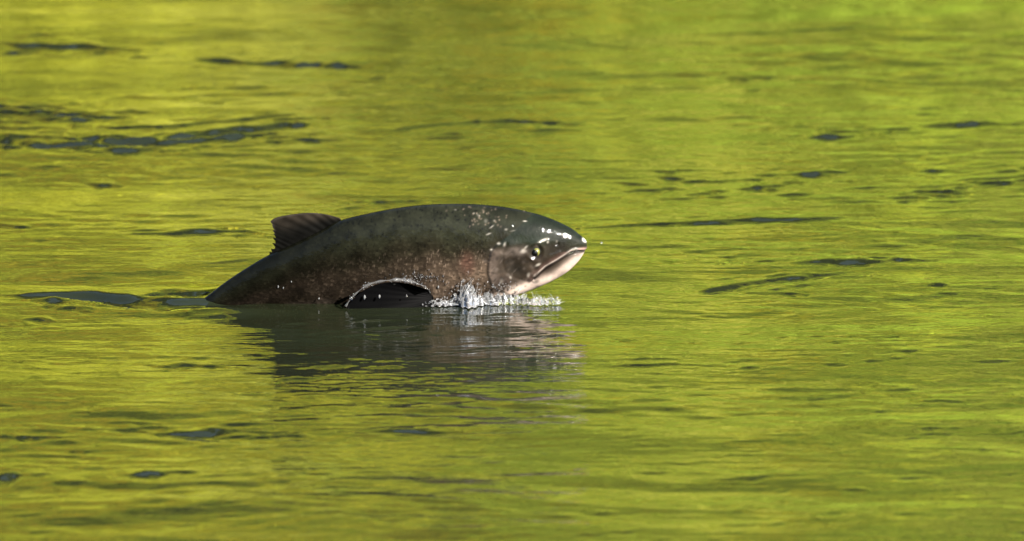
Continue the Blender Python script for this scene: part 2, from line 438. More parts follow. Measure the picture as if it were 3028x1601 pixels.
YG = [(0.380, 0.433, 0.040), (0.342, 0.412, 0.040), (0.418, 0.433, 0.042), (0.304, 0.381, 0.042), (0.437, 0.412, 0.042)]
YO = [(0.46, 0.43, 0.034), (0.48, 0.40, 0.030), (0.42, 0.43, 0.038), (0.45, 0.34, 0.030)]
GR = [(0.314, 0.416, 0.044), (0.371, 0.461, 0.044), (0.280, 0.357, 0.044), (0.414, 0.461, 0.044)]
protos = [make_tree(21, 9.0, 2.6, YG, 200, 150, 0.085, 0.05), make_tree(33, 8.0, 2.5, YO, 190, 150, 0.085, 0.05),
          make_tree(47, 10.0, 2.7, GR, 210, 150, 0.085, 0.05)]
spots = [(-0.6, 19.0, 0, 0.46), (-2.9, 19.3, 1, 0.48), (1.7, 19.2, 2, 0.44), (-5.2, 19.0, 2, 0.44), (4.1, 19.3, 0, 0.47), (6.5, 19.2, 1, 0.46),
         (-7.6, 19.3, 0, 0.48), (9.0, 19.0, 2, 0.45), (-10.2, 19.2, 1, 0.47), (0.6, 21.4, 0, 0.5), (-1.8, 21.6, 2, 0.5), (3.0, 21.6, 1, 0.5),
         (-4.2, 21.7, 0, 0.5), (5.4, 21.5, 2, 0.48), (-6.6, 21.6, 1, 0.5)]
ORD = ['first', 'second', 'third', 'fourth', 'fifth', 'sixth', 'seventh', 'eighth', 'ninth', 'tenth', 'eleventh', 'twelfth']
used = [False] * 3
for i, (x, y, k, s) in enumerate(spots):
    o = protos[k] if not used[k] else copy_tree(protos[k]); used[k] = True
    o.location = (x, y, float(far_h(np.array(x), np.array(y))) - 0.1)
    o.rotation_euler = (0, 0, i * 1.7); o.scale = (s, s, s * (1 + 0.06 * math.sin(i * 2.3)))
    row = [q for q in sorted(spots) if (q[1] < 20) == (y < 20)]
    kind = ['yellow green', 'golden', 'fresh green'][k]
    tag(o, f"{kind} tree, {ORD[row.index((x, y, k, s))]} from left in {'front' if y < 20 else 'back'} row on far bank", 'tree', 'trees on the far bank')

# leafy undergrowth from the water's edge up the far slope (nobody could count it)
r_ = np.random.default_rng(90)
bx = np.concatenate([r_.uniform(-6, 6, 330), r_.uniform(-28, 28, 220)]); by = np.concatenate([12.3 + r_.uniform(0, 1, 330) * 7.2, 12.4 + r_.uniform(0, 1, 220) * 10])
br = r_.uniform(0.35, 0.75, len(bx)); bz = far_h(bx, by) + 0.2 * br
pw = np.clip(0.25 - bx / 2.0, 0, 0.75)                       # golden towards the left, greener towards the right
bp = np.where(r_.uniform(0, 1, len(bx)) < 0.45, r_.integers(0, 5, len(bx)),
              np.where(r_.uniform(0, 1, len(bx)) < pw, 9 + r_.integers(0, 4, len(bx)), 5 + r_.integers(0, 4, len(bx))))
NC = 9
dd = r_.normal(size=(len(bx), NC, 3)); dd /= np.linalg.norm(dd, axis=2)[..., None]; dd[..., 2] = np.abs(dd[..., 2])
cen = (np.stack([bx, by, bz], -1)[:, None] + dd * br[:, None, None] * r_.uniform(0.5, 1.0, (len(bx), NC, 1))).reshape(-1, 3)
crad = np.repeat(br, NC) * r_.uniform(0.35, 0.6, len(cen)); pick = np.repeat(bp, NC)
PAL = YG + GR + YO
v, f, c = leaf_cloud(cen, crad, 38, 0.06, PAL, 91, pick)
tag(mesh_obj('undergrowth', v, f, M_LEAF, smooth=False, col=c), 'leafy yellow green undergrowth on the far bank', 'undergrowth', kind='stuff')

# dark trees on the shaded near bank behind the camera
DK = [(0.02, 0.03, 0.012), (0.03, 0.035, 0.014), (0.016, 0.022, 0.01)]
dk = make_tree(61, 10.0, 2.6, DK, 170, 80, 0.14, 0.05)
nb = [(0.8, -27, 1.0), (-3.6, -26, 1.05), (-8, -26.5, 1.0), (4.6, -28.5, 1.0), (-12.5, -26, 1.1), (-17, -25, 1.0), (-1.4, -32, 1.2), (-22, -24.5, 1.1), (-6, -31, 1.2), (-11, -31, 1.2)]
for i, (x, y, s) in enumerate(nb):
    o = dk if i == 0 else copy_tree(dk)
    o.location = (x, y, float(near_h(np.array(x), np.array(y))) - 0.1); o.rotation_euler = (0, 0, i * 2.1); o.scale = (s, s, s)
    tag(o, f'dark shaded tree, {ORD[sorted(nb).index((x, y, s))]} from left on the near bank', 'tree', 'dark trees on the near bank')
# unseen dark evergreens above the sunlit row, added to darken the water's reflected streaks
ev = make_tree(83, 12.0, 1.9, [(0.035, 0.045, 0.016), (0.05, 0.055, 0.02), (0.025, 0.03, 0.014)], 240, 80, 0.13, 0.04)
fb = [(-0.9, 24.5, 0.9), (1.9, 25.2, 1.0), (-3.4, 25.0, 1.0), (4.7, 24.6, 0.9), (-6.3, 25.2, 0.95), (7.6, 25.4, 1.0), (-9.4, 25.0, 1.0), (0.5, 27.6, 1.08), (-2.3, 27.8, 1.0), (3.3, 27.9, 1.05), (-5.0, 27.9, 1.08), (6.2, 27.8, 1.0)]
for i, (x, y, s) in enumerate(fb):
    o = ev if i == 0 else copy_tree(ev)
    o.name = 'added_evergreen'
    o.location = (x, y, float(far_h(np.array(x), np.array(y))) - 0.1); o.rotation_euler = (0, 0, i * 1.3); o.scale = (s, s, s)
    tag(o, f'added tall dark evergreen, {ORD[sorted(fb).index((x, y, s))]} from left above the far bank', 'tree', 'added dark evergreens above the far bank')

# ------------------------------------------------------------------ the salmon
salmon = link(bpy.data.objects.new('salmon', None))
tag(salmon, 'dark olive and brown salmon leaping half out of the river towards the right', 'fish')

#          top px        bottom px     half width / half height
ST = [((430, 1010), (505, 1070), 0.35), ((520, 945), (600, 1010), 0.40), ((599, 887), (700, 960), 0.44), ((672, 831), (775, 925), 0.47),
      ((745, 783), (855, 912), 0.47), ((795, 754), (925, 908), 0.48), ((870, 720), (985, 906), 0.49), ((940, 686), (1040, 908), 0.50),
      ((1010, 650), (1090, 914), 0.50), ((1128, 622), (1170, 920), 0.51), ((1222, 607), (1240, 922), 0.52), ((1317, 601), (1317, 922), 0.52),
      ((1410, 602), (1395, 914), 0.52), ((1505, 612), (1470, 895), 0.51), ((1587, 630), (1545, 869), 0.50), ((1646, 651), (1600, 848), 0.48),
      ((1693, 674), (1645, 827), 0.46), ((1718, 693), (1684, 803), 0.45), ((1733, 706), (1712, 776), 0.47), ((1740, 716), (1727, 756), 0.48),
      ((1740, 726), (1735, 740), 0.5)]
T = np.array([s[0] for s in ST], float); Bm = np.array([s[1] for s in ST], float); W = np.array([s[2] for s in ST])
# Catmull-Rom through the stations, spaced by length
C0 = (T + Bm) / 2
def catmull(A, u):
    A = np.asarray(A, float); n = len(A)
    i = np.clip(u.astype(int), 0, n - 2); t = (u - i)
    sh = (slice(None),) + (None,) * (A.ndim - 1)
    p0 = A[np.clip(i - 1, 0, n - 1)]; p1 = A[i]; p2 = A[i + 1]; p3 = A[np.clip(i + 2, 0, n - 1)]; t = t[sh]
    return 0.5 * ((2 * p1) + (-p0 + p2) * t + (2 * p0 - 5 * p1 + 4 * p2 - p3) * t ** 2 + (-p0 + 3 * p1 - 3 * p2 + p3) * t ** 3)
cum = np.concatenate([[0], np.cumsum(np.linalg.norm(np.diff((T * 1.0 + Bm) / 2, axis=0), axis=1))])
NU, NV = 520, 264
U = np.interp(np.linspace(0, cum[-1], NU), cum, np.arange(len(ST)))
TT, BB, WW = catmull(T, U), catmull(Bm, U), catmull(W, U)
th = np.linspace(0, 2 * math.pi, NV, endpoint=False)
co, si = np.cos(th), np.sin(th)
cc_ = np.sign(co) * np.abs(co) ** 0.94; ss_ = np.sign(si) * np.abs(si) ** 0.90
mid = (TT + BB) / 2; half = (TT - BB) / 2
SX = mid[:, 0, None] + half[:, 0, None] * cc_[None]; SY = mid[:, 1, None] + half[:, 1, None] * cc_[None]
hh = np.linalg.norm(half, axis=1)
WID = (hh * WW)[:, None] * ss_[None]                      # px, sign: + = far side
VF = (1 - cc_)[None] / 2 * np.ones_like(SX)               # 0 top .. 1 bottom
sidef = np.abs(ss_)[None] * np.ones_like(SX)

def poly_d(px, py, pts):
    """distance (px) to a polyline and signed side"""
    best = np.full(px.shape, 1e9); side = np.zeros(px.shape)
    for (x0, y0), (x1, y1) in zip(pts[:-1], pts[1:]):
        dx, dy = x1 - x0, y1 - y0; L = dx * dx + dy * dy
        t = np.clip(((px - x0) * dx + (py - y0) * dy) / L, 0, 1)
        d = np.hypot(px - x0 - t * dx, py - y0 - t * dy); s = np.sign(dx * (py - y0) - dy * (px - x0))
        m = d < best; best = np.where(m, d, best); side = np.where(m, s, side)
    return best, side

MOUTH = [(1745, 741), (1722, 741), (1706, 740), (1681, 748), (1660, 762), (1640, 774), (1617, 788), (1597, 805), (1584, 818)]
LIP = [(1738, 737), (1706, 734), (1690, 738), (1668, 752), (1645, 766), (1617, 781), (1598, 798), (1585, 812)]
GILL = [(1492, 700), (1470, 718), (1456, 736), (1447, 768), (1447, 800), (1456, 830), (1475, 850), (1510, 866)]
PRE = [(1502, 712), (1492, 735), (1490, 770), (1500, 796), (1525, 812), (1562, 828)]
MAX = [(1660, 742), (1630, 752), (1600, 770), (1575, 792), (1566, 812)]
dm, sm = poly_d(SX, SY, MOUTH); dl, _ = poly_d(SX, SY, LIP); dg, sg = poly_d(SX, SY, GILL); dp, sp = poly_d(SX, SY, PRE); dx_, _ = poly_d(SX, SY, MAX)
de = np.hypot(SX - 1588, SY - 737)
disp = np.zeros_like(SX)                                   # px outward
disp -= 8.0 * np.exp(-(dm / 4.5) ** 2)
disp += 3.2 * np.exp(-(dl / 4.0) ** 2)
disp += 2.5 * np.exp(-(dx_ / 7.0) ** 2)
in_g = (SX > 1440) & (SX < 1560)
# gill cover: plate stands proud in front of its rear edge, body drops behind it
front = np.where(sg < 0, 1.0, -1.0)
gl = dg * front
disp += 4.0 * sstep(-4, 4, gl) * (1 - sstep(10, 70, gl)) * sstep(1430, 1446, SX) * sstep(690, 720, SY)
disp -= 1.2 * np.exp(-((gl + 4) / 5.0) ** 2) * sstep(690, 712, SY)
disp -= 1.6 * np.exp(-(dp / 4.5) ** 2)
disp -= 6.0 * np.exp(-(de / 20.0) ** 2); disp += 3.0 * np.exp(-((de - 25) / 6.0) ** 2)
disp += 2.4 * np.exp(-(((SX - 1605) / 30) ** 2 + ((SY - 708) / 8) ** 2))   # brow
disp -= 3.0 * np.exp(-(np.hypot(SX - 1652, SY - 716) / 5.0) ** 2)          # nostril
disp -= 4.0 * np.exp(-(((SX - 1525) / 26) ** 2 + ((SY - 775) / 24) ** 2))  # hollow cheek
WID = WID + np.sign(WID) * disp * sidef ** 0.7

# colours (skin colours, plus rear shade and small highlights painted in)
def lerp(a, b, t): return a + (b - a) * t[..., None]
def ell(cx, cy, rx, ry, rot=0.0):
    a = R(rot); X = (SX - cx) * math.cos(a) + (SY - cy) * math.sin(a); Y = -(SX - cx) * math.sin(a) + (SY - cy) * math.cos(a)
    return np.exp(-((X / rx) ** 2 + (Y / ry) ** 2) ** 1.5)
A = lambda *c: np.array(c, float)
rf = np.random.default_rng(3)
wob = 0.03 * np.sin(SX * 0.021 + 1) + 0.02 * np.sin(SX * 0.06)
vf = VF + wob
col = np.zeros(SX.shape + (3,)) + A(0.052, 0.056, 0.033)
col = lerp(col, A(0.040, 0.036, 0.022), sstep(0.22, 0.40, vf))
col = lerp(col, A(0.080, 0.060, 0.042), sstep(0.40, 0.58, vf))
col = lerp(col, A(0.115, 0.085, 0.064), sstep(0.60, 0.80, vf) * sstep(900, 1250, SX))
col = lerp(col, A(0.34, 0.27, 0.22), sstep(0.84, 0.98, vf))
fwd = sstep(1180, 1400, SX)
col = lerp(col, A(0.19, 0.135, 0.096), fwd * sstep(0.36, 0.56, vf) * (1 - sstep(1440, 1460, SX)) * 0.8)
col = lerp(col, A(0.24, 0.09, 0.07), ell(1385, 770, 22, 34) * 0.35)
col = col * (0.30 + 0.70 * sstep(800, 1330, SX))[..., None]  # shade on the rear body painted in as darker skin
# head
head = sstep(-9, 8, gl) * sstep(1440, 1455, SX)
col = lerp(col, A(0.034, 0.046, 0.030), head * (1 - sstep(700, 730, SY)) * 0.9)
col = lerp(col, A(0.20, 0.155, 0.128), head * np.exp(-(np.clip(gl - 12, 0, None) / 18) ** 2) * sstep(715, 740, SY))
col = lerp(col, A(0.045, 0.038, 0.028), ell(1532, 784, 32, 32) * 0.85)
col = lerp(col, A(0.10, 0.075, 0.065), ell(1490, 825, 30, 18) * 0.6)
col = lerp(col, A(0.26, 0.21, 0.18), ell(1535, 734, 34, 15) * 0.75)
col = lerp(col, A(0.055, 0.045, 0.034), ell(1650, 728, 45, 20) * 0.8)
below = (sm > 0) & (SX > 1560) & (SY > 740)
jawline = np.array([(1745, 745), (1700, 768), (1650, 800), (1600, 826), (1560, 838), (1480, 862), (1400, 890)])
dj, sj = poly_d(SX, SY, [tuple(p) for p in jawline])
sgn = dj * np.where(sj < 0, 1, -1)
col = lerp(col, A(0.62, 0.50, 0.44), sstep(-26, 14, sgn + 3 * np.sin(SX * 0.045)) * sstep(1430, 1530, SX))
col = lerp(col, A(0.16, 0.095, 0.08), np.where(below, 1.0, 0.0) * (1 - sstep(6, 26, dm)) * 0.85)
col = lerp(col, A(0.02, 0.014, 0.012), np.exp(-(dm / 4.2) ** 2))
col = lerp(col, A(0.42, 0.36, 0.32), np.exp(-(dl / 3.2) ** 2) * sstep(1580, 1600, SX) * 0.85)
col = lerp(col, A(0.80, 0.76, 0.74), ell(1734, 708, 9, 7, 40) * 0.85)  # white highlight on the snout tip, painted into the skin
col = lerp(col, A(0.40, 0.24, 0.20), ell(1728, 733, 14, 5) * 0.7)
for i in range(150):
    x, y = rf.uniform(1440, 1600), rf.uniform(715, 850); k_ = rf.uniform(0.15, 0.55)
    col = lerp(col, A(*[(0.03, 0.027, 0.022), (0.22, 0.18, 0.155), (0.07, 0.06, 0.048)][i % 3]), ell(x, y, rf.uniform(3, 10), rf.uniform(2, 7), rf.uniform(-60, 60)) * k_)
for i in range(45):                                        # rubbed, flaking patch behind the head
    x, y = rf.normal(1432, 38), rf.normal(634, 16)
    col = lerp(col, A(0.30, 0.24, 0.18), ell(x, y, rf.uniform(2, 4), rf.uniform(2, 4), rf.uniform(-60, 60)) * rf.uniform(0.2, 0.7))
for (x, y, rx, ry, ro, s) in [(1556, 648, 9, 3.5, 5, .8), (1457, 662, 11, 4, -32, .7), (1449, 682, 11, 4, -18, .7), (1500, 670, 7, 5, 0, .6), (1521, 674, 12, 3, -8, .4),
        (1479, 710, 8, 6, 0, .8), (1496, 712, 5, 11, 25, .6), (1457, 728, 6, 6, 0, .7), (1612, 703, 22, 7, -18, .85), (1624, 709, 5, 7, 0, .7), (1651, 708, 5, 8, 10, .5),  # last one: highlight beside the nostril, painted as a pale mark
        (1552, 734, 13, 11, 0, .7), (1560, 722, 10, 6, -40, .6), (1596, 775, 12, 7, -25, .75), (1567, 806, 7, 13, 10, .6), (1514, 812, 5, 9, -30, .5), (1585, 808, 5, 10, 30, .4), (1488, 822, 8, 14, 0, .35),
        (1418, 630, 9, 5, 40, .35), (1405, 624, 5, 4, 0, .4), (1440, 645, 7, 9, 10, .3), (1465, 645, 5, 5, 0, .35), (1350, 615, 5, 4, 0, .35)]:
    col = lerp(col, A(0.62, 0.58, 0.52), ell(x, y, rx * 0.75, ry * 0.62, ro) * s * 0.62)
for i in range(120):                                       # dark spots on the back
    x = rf.uniform(930, 1480); k = int(np.argmin(np.abs(TT[:, 0] - x))); f_ = rf.uniform(0.02, 0.42) ** 1.1
    p = TT[k] + (BB[k] - TT[k]) * f_
    col = lerp(col, A(0.008, 0.009, 0.008), ell(p[0], p[1], rf.uniform(2.2, 4.0), rf.uniform(2.2, 4.5)) * 0.65)
for i in range(420):                                       # pale flecked scales on the flank
    x = rf.uniform(900, 1440); k = int(np.argmin(np.abs(mid[:, 0] - x))); f_ = rf.uniform(0.40, 0.86)
    p = TT[k] + (BB[k] - TT[k]) * f_
    if p[0] > 1440: continue
    col = lerp(col, A(0.34, 0.26, 0.20), ell(p[0], p[1], rf.uniform(1.3, 2.0), rf.uniform(2.2, 4.5), rf.uniform(-5, 30)) * rf.uniform(0.15, 0.6) * (0.3 + 0.7 * min(1, max(0, (x - 1000) / 300))))

lum = col.mean(-1)
col *= (0.19 + 0.45 * sstep(0.06, 0.46, lum))[..., None]
mask = (1 - sstep(1440, 1475, SX)) * (0.35 + 0.65 * sstep(0.2, 0.5, VF))     # scales fade out on the bare head
def side_to_world(sx, sy, wid):
    o = px_plane(0, 0); dxp = (px_plane(1000, 0) - o) / 1000; dyp = (px_plane(0, 1000) - o) / 1000
    base = np.array(o)
    P = base + np.asarray(sx)[..., None] * np.array(dxp) + np.asarray(sy)[..., None] * np.array(dyp)
    P[..., 1] += np.asarray(wid) / PXM
    return P
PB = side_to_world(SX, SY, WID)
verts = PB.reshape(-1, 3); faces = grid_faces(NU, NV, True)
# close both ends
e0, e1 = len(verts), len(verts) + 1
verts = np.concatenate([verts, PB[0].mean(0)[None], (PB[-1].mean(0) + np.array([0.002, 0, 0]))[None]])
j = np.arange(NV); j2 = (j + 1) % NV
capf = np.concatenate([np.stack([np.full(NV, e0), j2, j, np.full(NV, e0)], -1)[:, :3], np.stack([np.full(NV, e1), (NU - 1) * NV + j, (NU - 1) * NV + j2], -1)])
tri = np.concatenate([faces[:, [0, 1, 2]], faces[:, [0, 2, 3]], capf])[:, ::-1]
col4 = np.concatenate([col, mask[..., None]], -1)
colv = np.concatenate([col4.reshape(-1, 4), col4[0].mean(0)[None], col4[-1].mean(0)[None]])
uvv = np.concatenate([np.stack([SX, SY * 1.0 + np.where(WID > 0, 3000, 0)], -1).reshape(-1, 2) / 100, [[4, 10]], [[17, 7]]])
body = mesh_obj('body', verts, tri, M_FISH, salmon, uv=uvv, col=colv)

# ---- eye
EYE_C = np.array([1588.0, 737.0])
kk = np.hypot(SX - EYE_C[0], SY - EYE_C[1]); kk = np.where(WID < 0, kk, 1e9)
ew = WID.ravel()[kk.argmin()]
M_EYE = mat_plain('eye_rim', (0.012, 0.013, 0.012), 0.12); M_IRIS = mat_plain('eye_iris', (0.10, 0.10, 0.025), 0.25, Coat_Weight=0.6, Coat_Roughness=0.05); M_PUP = mat_plain('eye_pupil', (0.003, 0.003, 0.003), 0.04)
def dome(name, cx, cy, w0, rx, ry, bulge, mat, parent, s):
    n, m = 10, 36
    rr_ = np.sin(np.linspace(0.02, 1, n) * math.pi / 2); a = np.linspace(0, 2 * math.pi, m, endpoint=False)
    X = cx + rx * rr_[:, None] * np.cos(a); Y = cy + ry * rr_[:, None] * np.sin(a)
    Wd = (w0 - bulge * np.sqrt(np.clip(1 - rr_[:, None] ** 2, 0, 1)) * np.ones_like(X)) * s
    P = side_to_world(X, Y, Wd).reshape(-1, 3)
    f = grid_faces(n, m, True)
    if s > 0: f = f[:, ::-1]
    return mesh_obj(name, P, f[:, ::-1], mat, parent)
for s in (1, -1):
    e = dome('eye', 1588, 737, ew + 8, 18, 17.5, 14, M_EYE, salmon, s)
    dome('iris', 1590, 737.5, ew + 2.5, 11.5, 13, 12.0, M_IRIS, e, s)
    dome('pupil', 1587.0, 740, ew + 1.2, 10.2, 11.2, 13.6, M_PUP, e, s)

# ---- dorsal fin
def smooth_path(pts, n):
    pts = np.asarray(pts, float); d = np.concatenate([[0], np.cumsum(np.linalg.norm(np.diff(pts, axis=0), axis=1))])
    return catmull(pts, np.interp(np.linspace(0, d[-1], n), d, np.arange(len(pts))))
M_PECT = mat_plain('wet_black_fin', (0.0012, 0.0012, 0.0014), 0.6, Specular_IOR_Level=0.02)
def fin(name, base, outer, thick0, thick1, n, m, ragged, color_fn, seed, woff=0.0, wcurve=None, rays=22, split=None):
    b = smooth_path(base, n)
    o = smooth_path(outer, n) if split is None else np.concatenate([smooth_path(outer[:split[0] + 1], int(n * split[1])), smooth_path(outer[split[0]:], n - int(n * split[1]))])
    r = np.random.default_rng(seed)
    s = np.linspace(0, 1, n); t = np.linspace(0, 1, m)
    jag = (ragged * np.interp(s, np.linspace(0, 1, 34), r.uniform(0, 1, 34) ** 1.5) + 0.25 * ragged * r.uniform(0, 1, n)) * sstep(0.38, 0.5, s)
    o = o + (b - o) * (jag / np.maximum(np.linalg.norm(b - o, axis=1), 20))[:, None]
    P = b[:, None] + (o - b)[:, None] * t[None, :, None]
    ray = np.cos(s * rays * 2 * math.pi)[:, None] * (0.3 + 0.7 * t[None]) * 0.18
    tk = (thick0 + (thick1 - thick0) * t[None]) * (1 + ray) * np.ones((n, 1))
    off = np.zeros((n, m)) + woff
    if wcurve is not None: off = off + wcurve(s[:, None], t[None])
    edge = np.minimum(np.minimum(s, 1 - s)[:, None] * n / 2, (1 - t)[None] * m / 1.5); tk = tk * np.clip(edge, 0.08, 1)
    V1 = side_to_world(P[..., 0], P[..., 1], off - tk); V2 = side_to_world(P[..., 0], P[..., 1], off + tk)
    f = grid_faces(n, m)
    verts = np.concatenate([V1.reshape(-1, 3), V2.reshape(-1, 3)])
    N = n * m
    rim = [i * m for i in range(n)] + [(n - 1) * m + k for k in range(1, m)] + [i * m + m - 1 for i in range(n - 2, -1, -1)] + [k for k in range(m - 2, 0, -1)]
    rim = np.array(rim); rim2 = np.roll(rim, -1)
    faces = np.concatenate([f, f[:, ::-1] + N, np.stack([rim2, rim, rim + N, rim2 + N], -1)])
    cl = color_fn(s[:, None] * np.ones((1, m)), t[None] * np.ones((n, 1)), r)
    uv = np.concatenate([P.reshape(-1, 2)] * 2) / 100
    return mesh_obj(name, verts, faces, M_FIN if name == 'dorsal_fin' else M_PECT, salmon, uv=uv, col=np.concatenate([cl.reshape(-1, 3)] * 2))
def dorsal_col(s, t, r):
    c = np.zeros(s.shape + (3,)) + A(0.0020, 0.0020, 0.0018)
    c = lerp(c, A(0.013, 0.0105, 0.008), sstep(0.3, 1.0, t) * (1 - sstep(0.25, 0.6, s)))
    c = c * (1 + 0.3 * np.cos(s * 13 * 2 * math.pi + 1.5 * np.sin(s * 9)))[..., None]
    return lerp(c, A(0.03, 0.026, 0.022), sstep(0.90, 1.0, t) * (1 - sstep(0.45, 0.7, s)) * 0.7)
fin('dorsal_fin', [(1018, 656), (970, 682), (915, 710), (860, 736), (802, 762)],
    [(1006, 644), (968, 634), (922, 629), (870, 633), (822, 642), (798, 655), (803, 672), (807, 688), (806, 706), (803, 724), (799, 740), (794, 753)],
    3.5, 1.2, 220, 30, 15.0, dorsal_col, 5, split=(5, 0.42), rays=13)
# ---- pectoral fin spread from the belly, its wet upper edge arched, tip trailing in the water
def pect_col(s, t, r):
    c = np.zeros(s.shape + (3,)) + A(0.002, 0.002, 0.0022)
    return c * (1 + 0.3 * np.cos(s * 14 * 2 * math.pi))[..., None]
fin('pectoral_fin', [(1278, 850), (1284, 864), (1288, 880), (1290, 905)],
    [(1262, 838), (1215, 822), (1160, 816), (1110, 826), (1070, 848), (1045, 872), (1032, 890), (1050, 915), (1120, 925), (1200, 925), (1270, 920)],
    4.0, 1.2, 120, 34, 2.0, pect_col, 6, woff=-70, wcurve=lambda s, t: -55 * t ** 0.8 * (1 - 0.2 * s) + 8 * np.sin(s * 6 + t * 3), rays=14)

# ------------------------------------------------------------------ splash
ico = bmesh.new(); bmesh.ops.create_icosphere(ico, subdivisions=2, radius=1.0)
ICO_V = np.array([v.co[:] for v in ico.verts]); ICO_F = np.array([[v.index for v in f.verts] for f in ico.faces]); ico.free()
def blobs(specs):
    """specs: centre (3), radii (3), tilt"""
    V, F, o = [], [], 0
    for c, rad, ti, tw in specs:
        v = ICO_V * rad * (1 + 0.18 * np.sin(ICO_V[:, [1, 2, 0]] * 3 + tw))
        ca, sa = math.cos(ti), math.sin(ti)
        v = np.stack([v[:, 0] * ca + v[:, 2] * sa, v[:, 1], -v[:, 0] * sa + v[:, 2] * ca], -1)
        V.append(v + np.asarray(c)); F.append(ICO_F + o); o += len(v)
    return np.concatenate(V), np.concatenate(F)
def front_w(px, py):
    """front surface of the body (px) at a photo pixel"""
    k = np.where(WID < 0, np.hypot(SX - px, SY - py), 1e9); i = k.argmin()
    return WID.ravel()[i] if k.ravel()[i] < 12 else -40.0
def at(px, py, w):
    return side_to_world(np.array(px, float), np.array(py, float), np.array(w, float))
rs = np.random.default_rng(17)
SPEC = []
def crest(x):                              # top of the splash line along the fish, photo px
    pts = [(1250, 884), (1290, 876), (1340, 858), (1366, 830), (1388, 798), (1402, 822), (1430, 842), (1470, 838), (1500, 836), (1530, 850), (1570, 862), (1610, 858), (1652, 850), (1665, 872)]
    return np.interp(x, [p[0] for p in pts], [p[1] for p in pts])
clump = lambda x: 0.5 + 0.5 * math.sin(x * 0.11 + 1.2) * math.sin(x * 0.047 + 0.4) + 0.25 * math.sin(x * 0.31)
STR = []
def strand(p0, p1, r0, r1, wob):           # a torn strand of water, thick at its foot, beaded at its tip
    k = 12; t = np.linspace(0, 1, k)
    pts = np.array(p0)[None] + (np.array(p1) - np.array(p0))[None] * t[:, None]
    pts[:, 0] += wob * np.sin(t * rs.uniform(2, 5) + rs.uniform(0, 6)) * t; pts[:, 1] += wob * 0.5 * np.sin(t * 4 + rs.uniform(0, 6))
    rad = (r0 + (r1 - r0) * t) * (1 + 0.35 * np.sin(t * rs.uniform(8, 18) + rs.uniform(0, 6))); rad[0] *= 0.3; rad[-1] *= 0.4
    w = np.interp(t, [0, 1], [rs.uniform(12, 38), rs.uniform(4, 14)])
    P = np.array([at(x, y, front_w(x, min(y, 880)) - ww) for (x, y), ww in zip(pts, w)])
    v_, f_ = tube(P, np.clip(rad, 0.3, None) / PXM, 7)
    STR.append((v_, np.concatenate([f_[:, [0, 1, 2]], f_[:, [0, 2, 3]]])))
    if rs.uniform() < 0.6: SPEC.append((P[-1], np.array([1, 1, 1.2]) * rs.uniform(0.5, 1.4) / PXM, 0, rs.uniform(0, 6)))
for i in range(95):
    x = rs.uniform(1268, 1655)
    if rs.uniform() > (clump(x) + 0.35) * (1 if x < 1585 else 0.35): continue
    hgt = (888 - crest(x)) * rs.uniform(0.05, 0.95) ** 1.5
    strand((x, 889), (x + rs.normal(8, 16), 888 - hgt), rs.uniform(0.8, 2.4), rs.uniform(0.4, 0.9), rs.uniform(1, 7))
for i in range(11):                        # the tall jet behind the gill cover
    x = rs.normal(1378, 9); strand((x - 12, 880), (1388 + rs.normal(2, 9), rs.uniform(802, 862)), rs.uniform(1.5, 3.2), rs.uniform(0.5, 1.1), rs.uniform(3, 12))
n_ = 0
while n_ < 380:                            # beads of broken water of very uneven size
    x = rs.uniform(1250, 1662)
    if rs.uniform() > (clump(x) + 0.25) * (1 if x < 1585 else 0.4): continue
    n_ += 1
    top = crest(x) - 8 * rs.uniform(0, 1) ** 3; bot = 888
    y = bot - (bot - top) * rs.uniform(0, 1) ** 2.0
    w = front_w(x, min(y, 880)) - rs.uniform(6, 40) * (1 if y > 850 else 0.4)
    q = math.exp(rs.normal(-0.1, 0.6))
    SPEC.append((at(x, y, w), np.array([1.0, 1.0, rs.uniform(0.7, 2.2)]) * 0.00046 * q, rs.normal(0.2, 1.0), rs.uniform(0, 6)))
for i in range(60):                        # loose beads thrown off the crest
    x = rs.uniform(1330, 1560); y = crest(x) - abs(rs.normal(0, 9))
    SPEC.append((at(x, y, front_w(x, y) - rs.uniform(4, 30)), np.array([1, 1, 1.3]) * 0.0006 * rs.uniform(0.6, 1.5), 0, rs.uniform(0, 6)))
# the torn sheet of water itself, from the surface up to the crest line
nx, ny = 300, 30
gx = np.linspace(1262, 1662, nx)
def noise2(X, Y, lmin, lmax, n, seed):
    q = np.random.default_rng(seed); out = np.zeros(np.broadcast(X, Y).shape)
    for _ in range(n):
        L = math.exp(q.uniform(math.log(lmin), math.log(lmax))); a = q.uniform(0, 6.283)
        out = out + np.sin(6.283 / L * (X * math.cos(a) + Y * math.sin(a)) + q.uniform(0, 6.283))
    return out / math.sqrt(n / 2)
rag = noise2(gx, gx * 0, 10, 60, 18, 8)
cr = np.array([crest(x) for x in gx])
ctop = 886 - (886 - cr) * np.clip(0.62 + 0.22 * rag, 0.12, 1.0) * np.interp(gx, [1262, 1330, 1380, 1560, 1662], [0.3, 0.6, 1.0, 0.75, 0.5])
fw = np.array([front_w(x, 872) for x in gx]); kk_ = np.hanning(25); kk_ /= kk_.sum(); fw = np.convolve(np.pad(fw, 12, 'edge'), kk_, 'valid')
tt = np.linspace(0, 1, ny)
n2 = 0.6 * noise2(gx[:, None], tt[None] * 14, 6, 26, 34, 9) + 0.6 * noise2(gx[:, None], tt[None] * 50, 22, 80, 16, 19)
base_w = 30 + 22 * noise2(gx, gx * 0, 14, 70, 14, 10)
sxx = gx[:, None] + 3.5 * noise2(gx[:, None], tt[None] * 60, 9, 40, 20, 12) * tt[None]
syy = 893 + (ctop[:, None] - 893) * tt[None]
